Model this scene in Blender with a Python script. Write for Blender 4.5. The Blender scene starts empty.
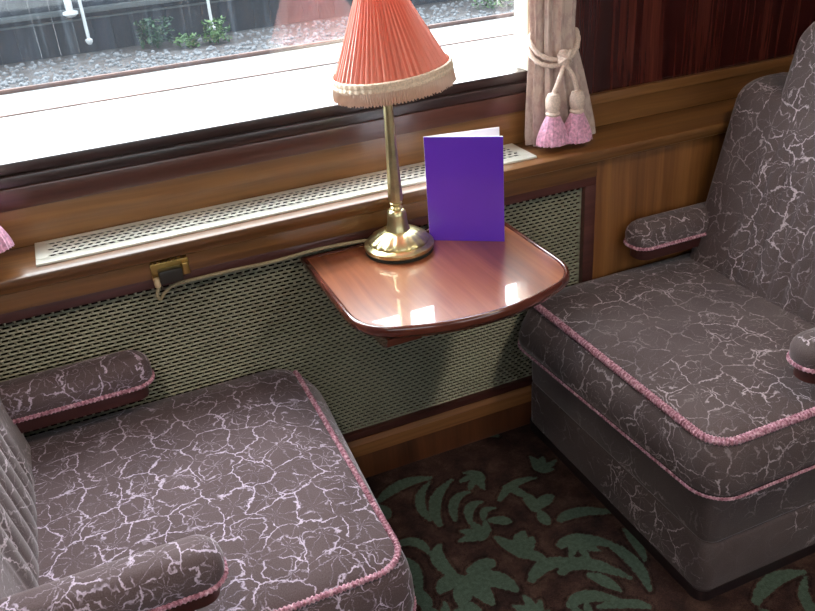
import bpy, bmesh, math, random
import numpy as np
from mathutils import Vector, Matrix
random.seed(7)
PI = math.pi
scene = bpy.context.scene
COL = scene.collection

# ------------------------------------------------------------------ node helpers
def srgb(r, g, b):
    def c(v):
        v /= 255.0
        return v / 12.92 if v <= 0.04045 else ((v + 0.055) / 1.055) ** 2.4
    return (c(r), c(g), c(b), 1.0)

class NT:
    def __init__(self, name):
        self.m = bpy.data.materials.new(name)
        self.m.use_nodes = True
        self.t = self.m.node_tree
        self.t.nodes.clear()
        self.out = self.t.nodes.new('ShaderNodeOutputMaterial')
    def n(self, kind, ins=None, **props):
        nd = self.t.nodes.new(kind)
        for k, v in props.items():
            setattr(nd, k, v)
        for k, v in (ins or {}).items():
            s = nd.inputs[k]
            if isinstance(v, bpy.types.NodeSocket):
                self.t.links.new(v, s)
            else:
                s.default_value = v
        return nd
    def math(self, op, a, b=0.0, c=None, clamp=False):
        ins = {0: a, 1: b}
        if c is not None:
            ins[2] = c
        return self.n('ShaderNodeMath', ins, operation=op, use_clamp=clamp).outputs[0]
    def vmath(self, op, a, b=(0, 0, 0), scale=None):
        nd = self.n('ShaderNodeVectorMath', {0: a, 1: b}, operation=op)
        if scale is not None:
            nd.inputs['Scale'].default_value = scale
        return nd.outputs[0]
    def coord(self, which='Object'):
        return self.n('ShaderNodeTexCoord').outputs[which]
    def mapping(self, v, scale=(1, 1, 1), loc=(0, 0, 0), rot=(0, 0, 0)):
        return self.n('ShaderNodeMapping', {'Vector': v, 'Scale': scale, 'Location': loc, 'Rotation': rot}).outputs[0]
    def noise(self, v, scale=5.0, detail=3.0, rough=0.5, dist=0.0):
        return self.n('ShaderNodeTexNoise', {'Vector': v, 'Scale': scale, 'Detail': detail, 'Roughness': rough, 'Distortion': dist})
    def ramp(self, fac, stops):
        nd = self.n('ShaderNodeValToRGB', {'Fac': fac})
        el = nd.color_ramp.elements
        while len(el) < len(stops):
            el.new(0.5)
        for e, (p, c) in zip(el, stops):
            e.position = p
            e.color = c
        return nd.outputs[0]
    def smooth(self, v, a, b, lo=0.0, hi=1.0):
        return self.n('ShaderNodeMapRange', {'Value': v, 'From Min': a, 'From Max': b, 'To Min': lo, 'To Max': hi},
                      interpolation_type='SMOOTHSTEP').outputs[0]
    def mix(self, fac, a, b, mode='MIX'):
        nd = self.n('ShaderNodeMix', data_type='RGBA', blend_type=mode)
        for i, v in ((0, fac), (6, a), (7, b)):
            if isinstance(v, bpy.types.NodeSocket):
                self.t.links.new(v, nd.inputs[i])
            else:
                nd.inputs[i].default_value = v
        return nd.outputs[2]
    def bump(self, h, strength=0.3, dist=0.002):
        return self.n('ShaderNodeBump', {'Height': h, 'Strength': strength, 'Distance': dist}).outputs[0]
    def pbr(self, color, rough=0.5, metal=0.0, normal=None, **extra):
        ins = {'Base Color': color, 'Roughness': rough, 'Metallic': metal}
        if normal is not None:
            ins['Normal'] = normal
        ins.update(extra)
        nd = self.n('ShaderNodeBsdfPrincipled', ins)
        self.t.links.new(nd.outputs[0], self.out.inputs[0])
        return self.m

def plain(name, c, rough=0.5, metal=0.0, var=0.12, scale=30.0, bump=0.0, **extra):
    t = NT(name)
    ns = t.noise(t.coord(), scale, 3)
    lo = tuple(x * (1 - var) for x in c[:3]) + (1,)
    hi = tuple(min(1, x * (1 + var)) for x in c[:3]) + (1,)
    col = t.ramp(ns.outputs[0], [(0.3, lo), (0.7, hi)])
    nm = t.bump(ns.outputs[0], bump) if bump else None
    return t.pbr(col, rough, metal, nm, **extra)

def wood(name, dark, mid, light, axis='x', grain=60.0, rough=0.3, streak=0.5, coat=0.25):
    t = NT(name)
    along = 1.2
    sc = {'x': (along, grain, grain), 'y': (grain, along, grain), 'z': (grain, grain, along)}[axis]
    v = t.coord()
    wob = t.noise(v, 2.3, 2)
    v2 = t.vmath('ADD', v, t.vmath('SCALE', wob.outputs[1], scale=0.03))
    big = t.noise(t.mapping(v2, tuple(s * 0.3 for s in sc)), 1.0, 4, 0.55, 0.4)
    fine = t.noise(t.mapping(v2, tuple(s * 2.2 for s in sc)), 1.0, 3, 0.6)
    f = t.math('ADD', t.math('MULTIPLY', big.outputs[0], 1 - streak * 0.5), t.math('MULTIPLY', fine.outputs[0], streak * 0.5))
    col = t.ramp(f, [(0.33, dark), (0.5, mid), (0.68, light)])
    nm = t.bump(fine.outputs[0], 0.06, 0.001)
    return t.pbr(col, rough, 0.0, nm, **{'Coat Weight': coat, 'Coat Roughness': 0.12 if coat < 0.6 else 0.03})

M = {}
M['oak'] = wood('honey oak', srgb(78, 48, 25), srgb(115, 76, 41), srgb(142, 100, 58), 'x', 55, 0.32)
M['oak_matt'] = wood('honey oak worn moulding', srgb(96, 56, 26), srgb(138, 88, 46), srgb(164, 112, 62), 'x', 55, 0.65, 0.5, 0.0)
M['oak_v'] = wood('honey oak upright grain', srgb(86, 50, 24), srgb(120, 76, 39), srgb(148, 100, 56), 'z', 55, 0.34)
M['brown'] = wood('brown varnished mahogany', srgb(56, 30, 24), srgb(76, 43, 34), srgb(94, 57, 45), 'x', 50, 0.3)
M['dark_sill'] = wood('dark stained sill', srgb(34, 20, 18), srgb(48, 29, 26), srgb(62, 40, 36), 'x', 60, 0.35)
M['frame_wood'] = wood('dark mahogany moulding', srgb(52, 26, 22), srgb(74, 38, 33), srgb(92, 52, 44), 'x', 60, 0.4)
M['skirting'] = wood('reddish skirting board', srgb(66, 36, 20), srgb(92, 52, 30), srgb(112, 66, 38), 'z', 50, 0.45)
M['rosewood'] = wood('striped rosewood veneer', srgb(28, 8, 9), srgb(58, 20, 17), srgb(100, 48, 38), 'z', 75, 0.22, 0.7, 0.4)
M['table_wood'] = wood('polished red mahogany', srgb(104, 54, 33), srgb(140, 80, 51), srgb(166, 104, 70), 'y', 35, 0.3, 0.6, 1.0)
M['table_edge'] = wood('polished mahogany moulding', srgb(60, 25, 20), srgb(84, 39, 30), srgb(110, 58, 44), 'x', 50, 0.2, 0.5, 0.6)
M['arm_wood'] = wood('dark red arm rail', srgb(44, 20, 20), srgb(64, 30, 28), srgb(82, 42, 38), 'x', 60, 0.35)
M['cream'] = plain('cream painted jamb', srgb(205, 192, 172), 0.5, 0, 0.05)
M['ceiling_paint'] = plain('ceiling cream paint', srgb(214, 206, 190), 0.7, 0, 0.04)
M['black'] = plain('dark void behind grille', srgb(14, 12, 10), 0.9)
M['plinth'] = plain('dark plinth', srgb(36, 22, 24), 0.6)
M['felt'] = plain('dark green felt', srgb(38, 36, 28), 0.9)
M['rubber'] = plain('dark bakelite', srgb(44, 40, 34), 0.35)
M['ivory'] = plain('ivory plug', srgb(206, 178, 138), 0.4)
M['cord'] = plain('pale braided flex', srgb(150, 134, 104), 0.7, 0, 0.2, 200)
M['paper'] = plain('white paper', srgb(238, 232, 238), 0.6, 0, 0.02)
M['trim_pale'] = plain('pale woven trim', srgb(216, 192, 168), 0.8, 0, 0.2, 260, 0.3)
M['rail_brass'] = plain('brass rail', srgb(186, 156, 92), 0.3, 1.0)

def brass(name, c, rough):
    t = NT(name)
    v = t.coord()
    n1 = t.noise(v, 14, 4, 0.6)
    n2 = t.noise(v, 180, 2)
    col = t.mix(t.smooth(n1.outputs[0], 0.45, 0.75), c, tuple(x * 0.55 for x in c[:3]) + (1,))
    r = t.math('ADD', rough, t.math('MULTIPLY', n1.outputs[0], 0.12))
    return t.pbr(col, r, 1.0, t.bump(n2.outputs[0], 0.08, 0.0006))
M['brass'] = brass('lamp brass', srgb(214, 202, 154), 0.27)
M['grille_metal'] = plain('tarnished grille brass', srgb(160, 158, 138), 0.45, 0.5, 0.12, 8)
M['vent_metal'] = plain('polished vent nickel', srgb(222, 220, 208), 0.4, 0.35, 0.05, 8)

def purple():
    t = NT('glossy purple card')
    ns = t.noise(t.coord(), 8, 2)
    return t.pbr(t.mix(ns.outputs[0], srgb(98, 52, 190), srgb(106, 58, 202)), 0.22, 0, None, **{'Coat Weight': 0.3})
M['purple'] = purple()

# woven moquette with a net of vine leaves: pale outlines, fainter veins
def moquette(name, base, base2, line, offs=(0, 0), S=13.5, worn=0.0, wlo=0.38, whi=0.6):
    t = NT(name)
    uv = t.mapping(t.coord('UV'), (1, 1, 1), (offs[0], offs[1], 0))
    wob = t.noise(uv, 16, 2, 0.5)
    wob2 = t.noise(uv, 60, 2, 0.5)
    wob3 = t.noise(uv, 170, 1, 0.5)
    half = (0.5, 0.5, 0.5)
    d = t.vmath('ADD', uv, t.vmath('SCALE', t.vmath('SUBTRACT', wob.outputs[1], half), scale=0.05))
    d = t.vmath('ADD', d, t.vmath('SCALE', t.vmath('SUBTRACT', wob2.outputs[1], half), scale=0.016))
    d = t.vmath('ADD', d, t.vmath('SCALE', t.vmath('SUBTRACT', wob3.outputs[1], half), scale=0.006))
    ed = t.n('ShaderNodeTexVoronoi', {'Vector': d, 'Scale': S, 'Randomness': 0.85}, feature='DISTANCE_TO_EDGE', voronoi_dimensions='2D')
    f1 = t.n('ShaderNodeTexVoronoi', {'Vector': d, 'Scale': S, 'Randomness': 0.85}, feature='F1', voronoi_dimensions='2D')
    brk = t.noise(uv, 19, 3, 0.6)
    brk2 = t.noise(t.mapping(uv, (1, 1, 1), (7, 3, 0)), 15, 3, 0.6)
    fine = t.noise(uv, 260, 2, 0.6)
    wide = t.math('MULTIPLY', t.smooth(brk.outputs[0], 0.3, 0.7, 0.016, 0.043), t.smooth(fine.outputs[0], 0.3, 0.7, 0.5, 1.4))
    outline = t.n('ShaderNodeMapRange', {'Value': ed.outputs['Distance'], 'From Min': 0.008, 'From Max': wide, 'To Min': 1.0, 'To Max': 0.0},
                  interpolation_type='SMOOTHSTEP').outputs[0]
    outline = t.math('MULTIPLY', outline, t.smooth(brk.outputs[0], 0.38, 0.5, 0.05, 1.0))
    loc = t.vmath('SUBTRACT', t.vmath('SCALE', d, scale=S), t.vmath('SCALE', f1.outputs['Position'], scale=S))
    col3 = t.vmath('SUBTRACT', f1.outputs['Color'], half)
    off = t.vmath('SCALE', col3, scale=0.7)
    loc2 = t.vmath('ADD', loc, off)
    def polar(v):
        sp = t.n('ShaderNodeSeparateXYZ', {0: v})
        return t.math('ARCTAN2', sp.outputs[1], sp.outputs[0]), t.n('ShaderNodeVectorMath', {0: v}, operation='LENGTH').outputs['Value']
    ang, rad = polar(loc2)
    a0, r0 = polar(loc)
    # scalloped rim of the leaf inside its cell
    lobe = t.math('ADD', 0.40, t.math('MULTIPLY', t.math('ABSOLUTE', t.math('SINE', t.math('MULTIPLY', a0, 3.5))), 0.07))
    rim = t.smooth(t.math('ABSOLUTE', t.math('SUBTRACT', r0, lobe)), 0.008, 0.034, 1.0, 0.0)
    rim = t.math('MULTIPLY', rim, t.smooth(brk2.outputs[0], 0.46, 0.58, 0.0, 0.85))
    # veins fanning out from a point near one side of every leaf
    sn = t.math('ABSOLUTE', t.math('SINE', t.math('MULTIPLY', ang, 4.0)))
    wv = t.math('MULTIPLY', sn, t.math('ADD', rad, 0.03))
    vein = t.smooth(wv, 0.03, 0.1, 1.0, 0.0)
    vein = t.math('MULTIPLY', vein, t.smooth(rad, 0.1, 0.8, 0.7, 0.3))
    vein = t.math('MULTIPLY', vein, t.smooth(fine.outputs[0], 0.36, 0.6, 0.25, 1.0))
    vein = t.math('MULTIPLY', vein, t.smooth(brk2.outputs[0], 0.36, 0.55, 0.35, 0.8))
    m = t.math('MAXIMUM', outline, t.math('MAXIMUM', vein, rim))
    if worn > 0:
        wn = t.noise(uv, 3.2, 3, 0.6)
        m = t.math('MULTIPLY', m, t.smooth(wn.outputs[0], wlo, whi, 1 - worn, 1.0))
    m = t.math('MULTIPLY', m, t.smooth(fine.outputs[0], 0.25, 0.6, 0.55, 1.05), clamp=True)
    weave = t.noise(uv, 420, 2, 0.6)
    big = t.noise(uv, 7, 3)
    bc = t.mix(t.smooth(t.math('ADD', t.math('MULTIPLY', weave.outputs[0], 0.6), t.math('MULTIPLY', big.outputs[0], 0.4)), 0.35, 0.65), base, base2)
    col = t.mix(m, bc, line)
    h = t.math('ADD', t.math('MULTIPLY', weave.outputs[0], 0.5), t.math('MULTIPLY', m, 0.6))
    return t.pbr(col, 0.85, 0.0, t.bump(h, 0.35, 0.0012),
                 **{'Sheen Weight': 0.6, 'Sheen Roughness': 0.35, 'Sheen Tint': srgb(222, 212, 216), 'Specular IOR Level': 0.2})
M['fabric'] = moquette('mauve leaf moquette', srgb(82, 67, 68), srgb(101, 85, 86), srgb(196, 178, 196))
M['fabric_soft'] = moquette('mauve leaf moquette worn', srgb(82, 69, 69), srgb(101, 88, 87), srgb(196, 178, 184), (3.3, 1.7), 12.0, 0.75)

M['fabric_base'] = moquette('mauve leaf moquette skirt', srgb(78, 66, 66), srgb(96, 84, 83), srgb(190, 174, 180), (1.3, 4.7), 12.0, 0.97, 0.52, 0.66)

def braid_mat():
    t = NT('pink woven braid')
    v = t.coord()
    n1 = t.noise(v, 150, 2, 0.6)
    col = t.ramp(n1.outputs[0], [(0.35, srgb(132, 78, 92)), (0.52, srgb(186, 128, 146)), (0.68, srgb(226, 184, 196))])
    return t.pbr(col, 0.85, 0, t.bump(n1.outputs[0], 0.5, 0.002), **{'Sheen Weight': 0.3})
M['braid'] = braid_mat()
M['tassel'] = plain('pink tassel silk', srgb(206, 150, 176), 0.7, 0, 0.35, 140, 0.5, **{'Sheen Weight': 0.4})

def curtain_mat():
    t = NT('pale damask curtain')
    v = t.coord()
    n1 = t.noise(t.mapping(v, (1, 1, 0.6)), 60, 3, 0.6)
    n2 = t.noise(v, 400, 2)
    f = t.smooth(n1.outputs[0], 0.42, 0.6)
    col = t.mix(f, srgb(186, 164, 152), srgb(164, 138, 130))
    col = t.mix(t.math('MULTIPLY', n2.outputs[0], 0.4), col, srgb(206, 186, 176))
    m = t.pbr(col, 0.85, 0, t.bump(n1.outputs[0], 0.3, 0.003), **{'Sheen Weight': 0.2})
    return m
M['curtain'] = curtain_mat()
M['tie_cord'] = plain('beige twisted cord', srgb(206, 184, 170), 0.8, 0, 0.2, 220, 0.4)

def shade_mat(name, c, thr):
    t = NT(name)
    n1 = t.noise(t.mapping(t.coord(), (1, 1, 0.1)), 140, 2)
    col = t.mix(n1.outputs[0], c, tuple(min(1, x * 1.2) for x in c[:3]) + (1,))
    d = t.n('ShaderNodeBsdfDiffuse', {'Color': col})
    tr = t.n('ShaderNodeBsdfTranslucent', {'Color': col})
    gl = t.n('ShaderNodeBsdfGlossy', {'Color': (1, .88, .82, 1), 'Roughness': 0.42})
    a = t.n('ShaderNodeMixShader', {0: thr, 1: d.outputs[0], 2: tr.outputs[0]})
    b = t.n('ShaderNodeMixShader', {0: 0.12, 1: a.outputs[0], 2: gl.outputs[0]})
    t.t.links.new(b.outputs[0], t.out.inputs[0])
    return t.m
M['shade'] = shade_mat('coral pleated silk', srgb(216, 122, 100), 0.3)
M['fringe'] = shade_mat('beige pink fringe', srgb(192, 166, 146), 0.2)

# window glass: clear thin pane, mirror reflection, rain-streaked film of dust
def glass_mat():
    t = NT('rain streaked window glass')
    v = t.coord()
    ge = t.n('ShaderNodeNewGeometry')
    dt = t.n('ShaderNodeVectorMath', {0: ge.outputs['Normal'], 1: ge.outputs['Incoming']}, operation='DOT_PRODUCT').outputs['Value']
    fr = t.math('ADD', .045, t.math('MULTIPLY', .955, t.math('POWER', t.math('SUBTRACT', 1.0, t.math('ABSOLUTE', dt)), 5.0)))
    tr = t.n('ShaderNodeBsdfTransparent', {'Color': (0.93, 0.96, 0.97, 1)})
    gl = t.n('ShaderNodeBsdfGlossy', {'Color': (1, 1, 1, 1), 'Roughness': 0.02})
    st = t.noise(t.mapping(v, (55, 1, 2.2)), 1.0, 4, 0.65)
    sp = t.noise(v, 90, 3, 0.7)
    f = t.math('ADD', t.smooth(st.outputs[0], 0.5, 0.8, 0.003, 0.013), t.smooth(sp.outputs[0], 0.62, 0.72, 0.0, 0.012))
    du = t.n('ShaderNodeBsdfTranslucent', {'Color': (0.66, 0.8, 0.95, 1)})
    a = t.n('ShaderNodeMixShader', {0: fr, 1: tr.outputs[0], 2: gl.outputs[0]})
    b = t.n('ShaderNodeMixShader', {0: f, 1: a.outputs[0], 2: du.outputs[0]})
    t.t.links.new(b.outputs[0], t.out.inputs[0])
    return t.m
M['glass'] = glass_mat()

def carpet_mat():
    t = NT('leaf patterned axminster carpet')
    v = t.coord()
    at = t.n('ShaderNodeAttribute', attribute_name='leaf')
    n1 = t.noise(v, 300, 2, 0.7)
    n2 = t.noise(v, 18, 3)
    n3 = t.noise(v, 95, 3, 0.7)
    g = t.math('ADD', at.outputs['Fac'], t.math('MULTIPLY', t.math('SUBTRACT', n3.outputs[0], 0.5), 0.9))
    g = t.smooth(g, 0.3, 0.7)
    red = t.ramp(t.math('ADD', t.math('MULTIPLY', n2.outputs[0], 0.65), t.math('MULTIPLY', n1.outputs[0], 0.35)),
                 [(0.35, srgb(44, 33, 32)), (0.5, srgb(64, 44, 40)), (0.66, srgb(88, 66, 56))])
    green = t.mix(n1.outputs[0], srgb(64, 80, 70), srgb(94, 110, 95))
    dk = t.smooth(at.outputs['Fac'], -0.75, -0.05, 0.5, 1.0)
    cc = t.mix(1.0, t.mix(g, red, green), t.n('ShaderNodeCombineColor', {0: dk, 1: dk, 2: dk}).outputs[0], 'MULTIPLY')
    cc = t.mix(t.smooth(n3.outputs[0], .3, .7, .35, 0), cc, (0.008, 0.006, 0.006, 1))
    return t.pbr(cc, 0.95, 0, t.bump(n1.outputs[0], 0.6, 0.003), **{'Specular IOR Level': 0.1})
M['carpet'] = carpet_mat()

def ground_mat(name, a, b, c, sc):
    t = NT(name)
    v = t.coord()
    n1 = t.noise(v, sc, 4, 0.7)
    n2 = t.noise(v, 0.7, 3)
    f = t.math('ADD', t.math('MULTIPLY', n1.outputs[0], 0.6), t.math('MULTIPLY', n2.outputs[0], 0.4))
    return t.pbr(t.ramp(f, [(0.36, a), (0.5, b), (0.62, c)]), 0.9)
M['ballast'] = ground_mat('pale ballast', srgb(112, 110, 106), srgb(140, 138, 135), srgb(166, 164, 162), 9)
M['cess'] = ground_mat('grey brown cess', srgb(34, 30, 31), srgb(52, 47, 47), srgb(76, 75, 76), 6)
M['rust'] = plain('rusty rail', srgb(84, 58, 50), 0.6, 0, 0.25, 3)
M['stone'] = plain('grey stone', srgb(92, 94, 98), 0.9, 0, 0.3, 4)
M['dark_board'] = wood('weathered dark boards', srgb(8, 11, 18), srgb(14, 19, 29), srgb(24, 31, 44), 'z', 6, 0.8, 0.5, 0.0)
M['grey_beam'] = plain('grey painted beam', srgb(58, 63, 66), 0.7)
M['white_pipe'] = plain('white painted pipe', srgb(170, 174, 176), 0.6)
M['leaf'] = plain('weed green', srgb(26, 58, 32), 0.6, 0, 0.4, 9)
M['leaf_light'] = plain('pale weed green', srgb(52, 84, 34), 0.6, 0, 0.4, 9)

# ------------------------------------------------------------------ mesh builder
class MB:
    def __init__(self):
        self.v, self.f = [], []
    def add(self, vs, fs):
        o = len(self.v)
        self.v += [tuple(p) for p in vs]
        self.f += [tuple(i + o for i in q) for q in fs]
    def box(self, x0, x1, y0, y1, z0, z1):
        self.add([(x0, y0, z0), (x1, y0, z0), (x1, y1, z0), (x0, y1, z0), (x0, y0, z1), (x1, y0, z1), (x1, y1, z1), (x0, y1, z1)],
                 [(0, 3, 2, 1), (4, 5, 6, 7), (0, 1, 5, 4), (1, 2, 6, 5), (2, 3, 7, 6), (3, 0, 4, 7)])
        return self
    def loft(self, rings, cap0=True, cap1=True, closed=True):
        n = len(rings[0]); vs = [p for r in rings for p in r]; fs = []
        m = n if closed else n - 1
        for k in range(len(rings) - 1):
            for i in range(m):
                j = (i + 1) % n
                fs.append((k * n + i, k * n + j, (k + 1) * n + j, (k + 1) * n + i))
        if cap0: fs.append(tuple(range(n - 1, -1, -1)))
        if cap1: fs.append(tuple((len(rings) - 1) * n + i for i in range(n)))
        self.add(vs, fs)
        return self
    def lathe(self, prof, n=48, cx=0, cy=0, mod=None):
        rings = []
        for (r, z) in prof:
            rings.append([(cx + (r + (mod(a, r, z) if mod else 0)) * math.cos(a), cy + (r + (mod(a, r, z) if mod else 0)) * math.sin(a), z)
                          for a in (2 * PI * i / n for i in range(n))])
        return self.loft(rings)
    def tube(self, path, rad, n=8, closed=False, flat=1.0):
        P = [Vector(p) for p in path]; L = len(P); rings = []
        prev = None
        for i in range(L):
            a = P[i - 1] if (i > 0 or closed) else P[i]
            b = P[(i + 1) % L] if (i < L - 1 or closed) else P[i]
            tg = (b - a).normalized()
            up = prev if prev is not None else (Vector((0, 0, 1)) if abs(tg.z) < 0.9 else Vector((1, 0, 0)))
            u = (up - tg * up.dot(tg)).normalized()
            prev = u
            w = tg.cross(u)
            r = rad(i) if callable(rad) else rad
            rings.append([P[i] + (u * math.cos(t) * r + w * math.sin(t) * r * flat) for t in (2 * PI * k / n for k in range(n))])
        if closed:
            rings.append(rings[0])
            return self.loft(rings, False, False)
        return self.loft(rings)
    def build(self, name, mat, parent=None, smooth=True, bevel=0.0, uv=False, angle=40, loc=None, origin=True):
        me = bpy.data.meshes.new(name)
        off = Vector((0, 0, 0))
        me.from_pydata(self.v, [], self.f)
        bm = bmesh.new(); bm.from_mesh(me)
        bmesh.ops.recalc_face_normals(bm, faces=bm.faces)
        if bevel:
            es = [e for e in bm.edges if len(e.link_faces) == 2 and e.calc_face_angle(0) > 0.6]
            bmesh.ops.bevel(bm, geom=es, offset=bevel, segments=2, affect='EDGES', profile=0.6)
        bm.to_mesh(me); bm.free()
        if uv:
            ul = me.uv_layers.new(name='UVMap')
            for p in me.polygons:
                nx, ny, nz = (abs(c) for c in p.normal)
                for li in p.loop_indices:
                    c = me.vertices[me.loops[li].vertex_index].co
                    if nz >= nx and nz >= ny: q = (c.x, c.y)
                    elif nx >= ny: q = (c.z + 5.0, c.y)
                    else: q = (c.x, c.z + 9.0)
                    ul.data[li].uv = q
        if smooth:
            me.polygons.foreach_set('use_smooth', [True] * len(me.polygons))
            me.set_sharp_from_angle(angle=math.radians(angle))
        me.materials.append(mat)
        o = bpy.data.objects.new(name, me)
        COL.objects.link(o)
        if parent is not None:
            o.parent = parent
        if loc is not None:
            o.location = loc
        return o

def bx(name, mat, dims, parent=None, bevel=0.002):
    m = MB()
    for d in (dims if isinstance(dims[0], (tuple, list)) else [dims]):
        m.box(*d)
    return m.build(name, mat, parent, smooth=bool(bevel), bevel=bevel)

def tag(o, label=None, cat=None, group=None, kind=None):
    if label: o['label'] = label
    if cat: o['category'] = cat
    if group: o['group'] = group
    if kind: o['kind'] = kind
    return o

def thing(name, label, cat, loc=(0, 0, 0), group=None):
    o = bpy.data.objects.new(name, None)
    o.empty_display_size = 0.05
    COL.objects.link(o)
    o.location = loc
    return tag(o, label, cat, group)

def struct(o, label=None, cat=None):
    return tag(o, label, cat, None, 'structure')

def ring(x0, x1, y0, y1, rf, rb, z, k=8):
    """rounded rectangle in plan; rf = radius at x0 corners, rb at x1 corners"""
    pts = []
    for (cx, cy, r, a0) in ((x0 + rf, y0 + rf, rf, PI), (x1 - rb, y0 + rb, rb, 1.5 * PI), (x1 - rb, y1 - rb, rb, 0), (x0 + rf, y1 - rf, rf, 0.5 * PI)):
        for i in range(k + 1):
            a = a0 + 0.5 * PI * i / k
            pts.append((cx + r * math.cos(a), cy + r * math.sin(a), z))
    return pts

def resample(path, step):
    P = [Vector(p) for p in path]
    out = [P[0]]; acc = 0.0
    for a, b in zip(P, P[1:]):
        L = (b - a).length
        while acc + L >= step and L > 1e-9:
            t = (step - acc) / L
            a = a.lerp(b, t); out.append(a.copy()); L = (b - a).length; acc = 0.0
        acc += L
    return out

def catmull(pts, n=10):
    P = [Vector(p) for p in pts]; out = []
    for i in range(len(P) - 1):
        p0 = P[max(i - 1, 0)]; p1 = P[i]; p2 = P[i + 1]; p3 = P[min(i + 2, len(P) - 1)]
        for k in range(n):
            t = k / n
            out.append(0.5 * ((2 * p1) + (p2 - p0) * t + (2 * p0 - 5 * p1 + 4 * p2 - p3) * t * t + (3 * p1 - p0 - 3 * p2 + p3) * t ** 3))
    out.append(P[-1])
    return out

# ------------------------------------------------------------------ camera
CAM_P, CAM_Y, CAM_R, CAM_F = 0.49759283, 0.3683352, 0.07918852, 830.16
f = Vector((math.sin(CAM_Y) * math.cos(CAM_P), math.cos(CAM_Y) * math.cos(CAM_P), -math.sin(CAM_P)))
rt = Vector((math.cos(CAM_Y), -math.sin(CAM_Y), 0)); dn = f.cross(rt)
c_, s_ = math.cos(CAM_R), math.sin(CAM_R)
R_ = rt * c_ + dn * s_; D_ = dn * c_ - rt * s_
cam = bpy.data.cameras.new('camera'); co = bpy.data.objects.new('camera', cam); COL.objects.link(co)
co.matrix_world = Matrix(((R_.x, -D_.x, -f.x, 0.0), (R_.y, -D_.y, -f.y, -1.84), (R_.z, -D_.z, -f.z, 1.596), (0, 0, 0, 1)))
cam.sensor_width = 36.0; cam.lens = CAM_F / 815 * 36.0; cam.clip_start = 0.02; cam.clip_end = 300
scene.camera = co

# ------------------------------------------------------------------ the setting
XL, XR, YF, YB, ZC = -1.6, 2.45, -2.62, 0.15, 2.3
# carpet: woven leaf strokes (bezier: p0, p1, p2, half width), repeated across the floor
STROKES = [[0.603,-0.459,0.568,-0.385,0.613,-0.349,0.014],[0.644,-0.462,0.701,-0.461,0.704,-0.466,0.014],[0.632,-0.485,0.703,-0.51,0.715,-0.57,0.018],[0.64,-0.496,0.636,-0.53,0.643,-0.579,0.016],[0.626,-0.497,0.597,-0.51,0.576,-0.552,0.018],[0.61,-0.474,0.574,-0.463,0.546,-0.492,0.016],[0.781,-0.475,0.775,-0.433,0.757,-0.391,0.012],[0.784,-0.469,0.803,-0.427,0.831,-0.409,0.014],[0.788,-0.482,0.818,-0.486,0.828,-0.518,0.012],[0.787,-0.474,0.821,-0.456,0.839,-0.437,0.011],[0.9,-0.35,0.913,-0.312,0.906,-0.281,0.012],[0.911,-0.347,0.949,-0.322,0.97,-0.324,0.013],[0.908,-0.363,0.903,-0.396,0.903,-0.412,0.011],[0.689,-0.284,0.716,-0.185,0.776,-0.203,0.01],[0.725,-0.303,0.743,-0.237,0.787,-0.255,0.01],[0.759,-0.32,0.771,-0.274,0.807,-0.293,0.008],[0.645,-0.282,0.649,-0.174,0.753,-0.133,0.012],[0.773,-0.328,0.809,-0.346,0.817,-0.359,0.011],[0.629,-0.252,0.612,-0.154,0.693,-0.111,0.01],[0.536,-0.114,0.62,-0.062,0.701,-0.095,0.014],[0.835,-0.271,0.9,-0.211,0.968,-0.237,0.01],[0.873,-0.231,0.904,-0.261,0.908,-0.31,0.01],[0.939,-0.414,0.992,-0.39,1.085,-0.456,0.013],[0.89,-0.492,0.949,-0.47,1.023,-0.572,0.014],[0.765,-0.56,0.817,-0.513,0.895,-0.553,0.014],[0.845,-0.572,0.91,-0.53,0.981,-0.663,0.015],[0.806,-0.668,0.852,-0.64,0.919,-0.708,0.013],[0.9,-0.611,0.924,-0.641,0.937,-0.683,0.012],[0.865,-0.704,0.961,-0.729,0.967,-0.759,0.01],[0.499,-0.349,0.527,-0.383,0.505,-0.463,0.014],[0.508,-0.295,0.581,-0.292,0.575,-0.369,0.011],[0.483,-0.452,0.514,-0.503,0.489,-0.528,0.013],[1.003,-0.55,1.038,-0.626,1.0,-0.715,0.012],[1.068,-0.523,1.07,-0.585,1.049,-0.632,0.009]]
for q in ((0.53,-0.19),(0.60,-0.60),(0.70,-0.66),(0.72,-0.38),(0.99,-0.20),(0.50,-0.58),(0.56,-0.69),(0.80,-0.73),(0.84,-0.16),(0.95,-0.50)):
    a0 = random.uniform(0, 6.28)
    for k in range(4):
        a = a0 + (k - 1.5) * .62; L_ = random.uniform(.05, .075); b = a + .5
        STROKES.append([q[0], q[1], q[0] + L_ * .55 * math.cos(a), q[1] + L_ * .55 * math.sin(a), q[0] + L_ * math.cos(b), q[1] + L_ * math.sin(b), .0085])
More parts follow.
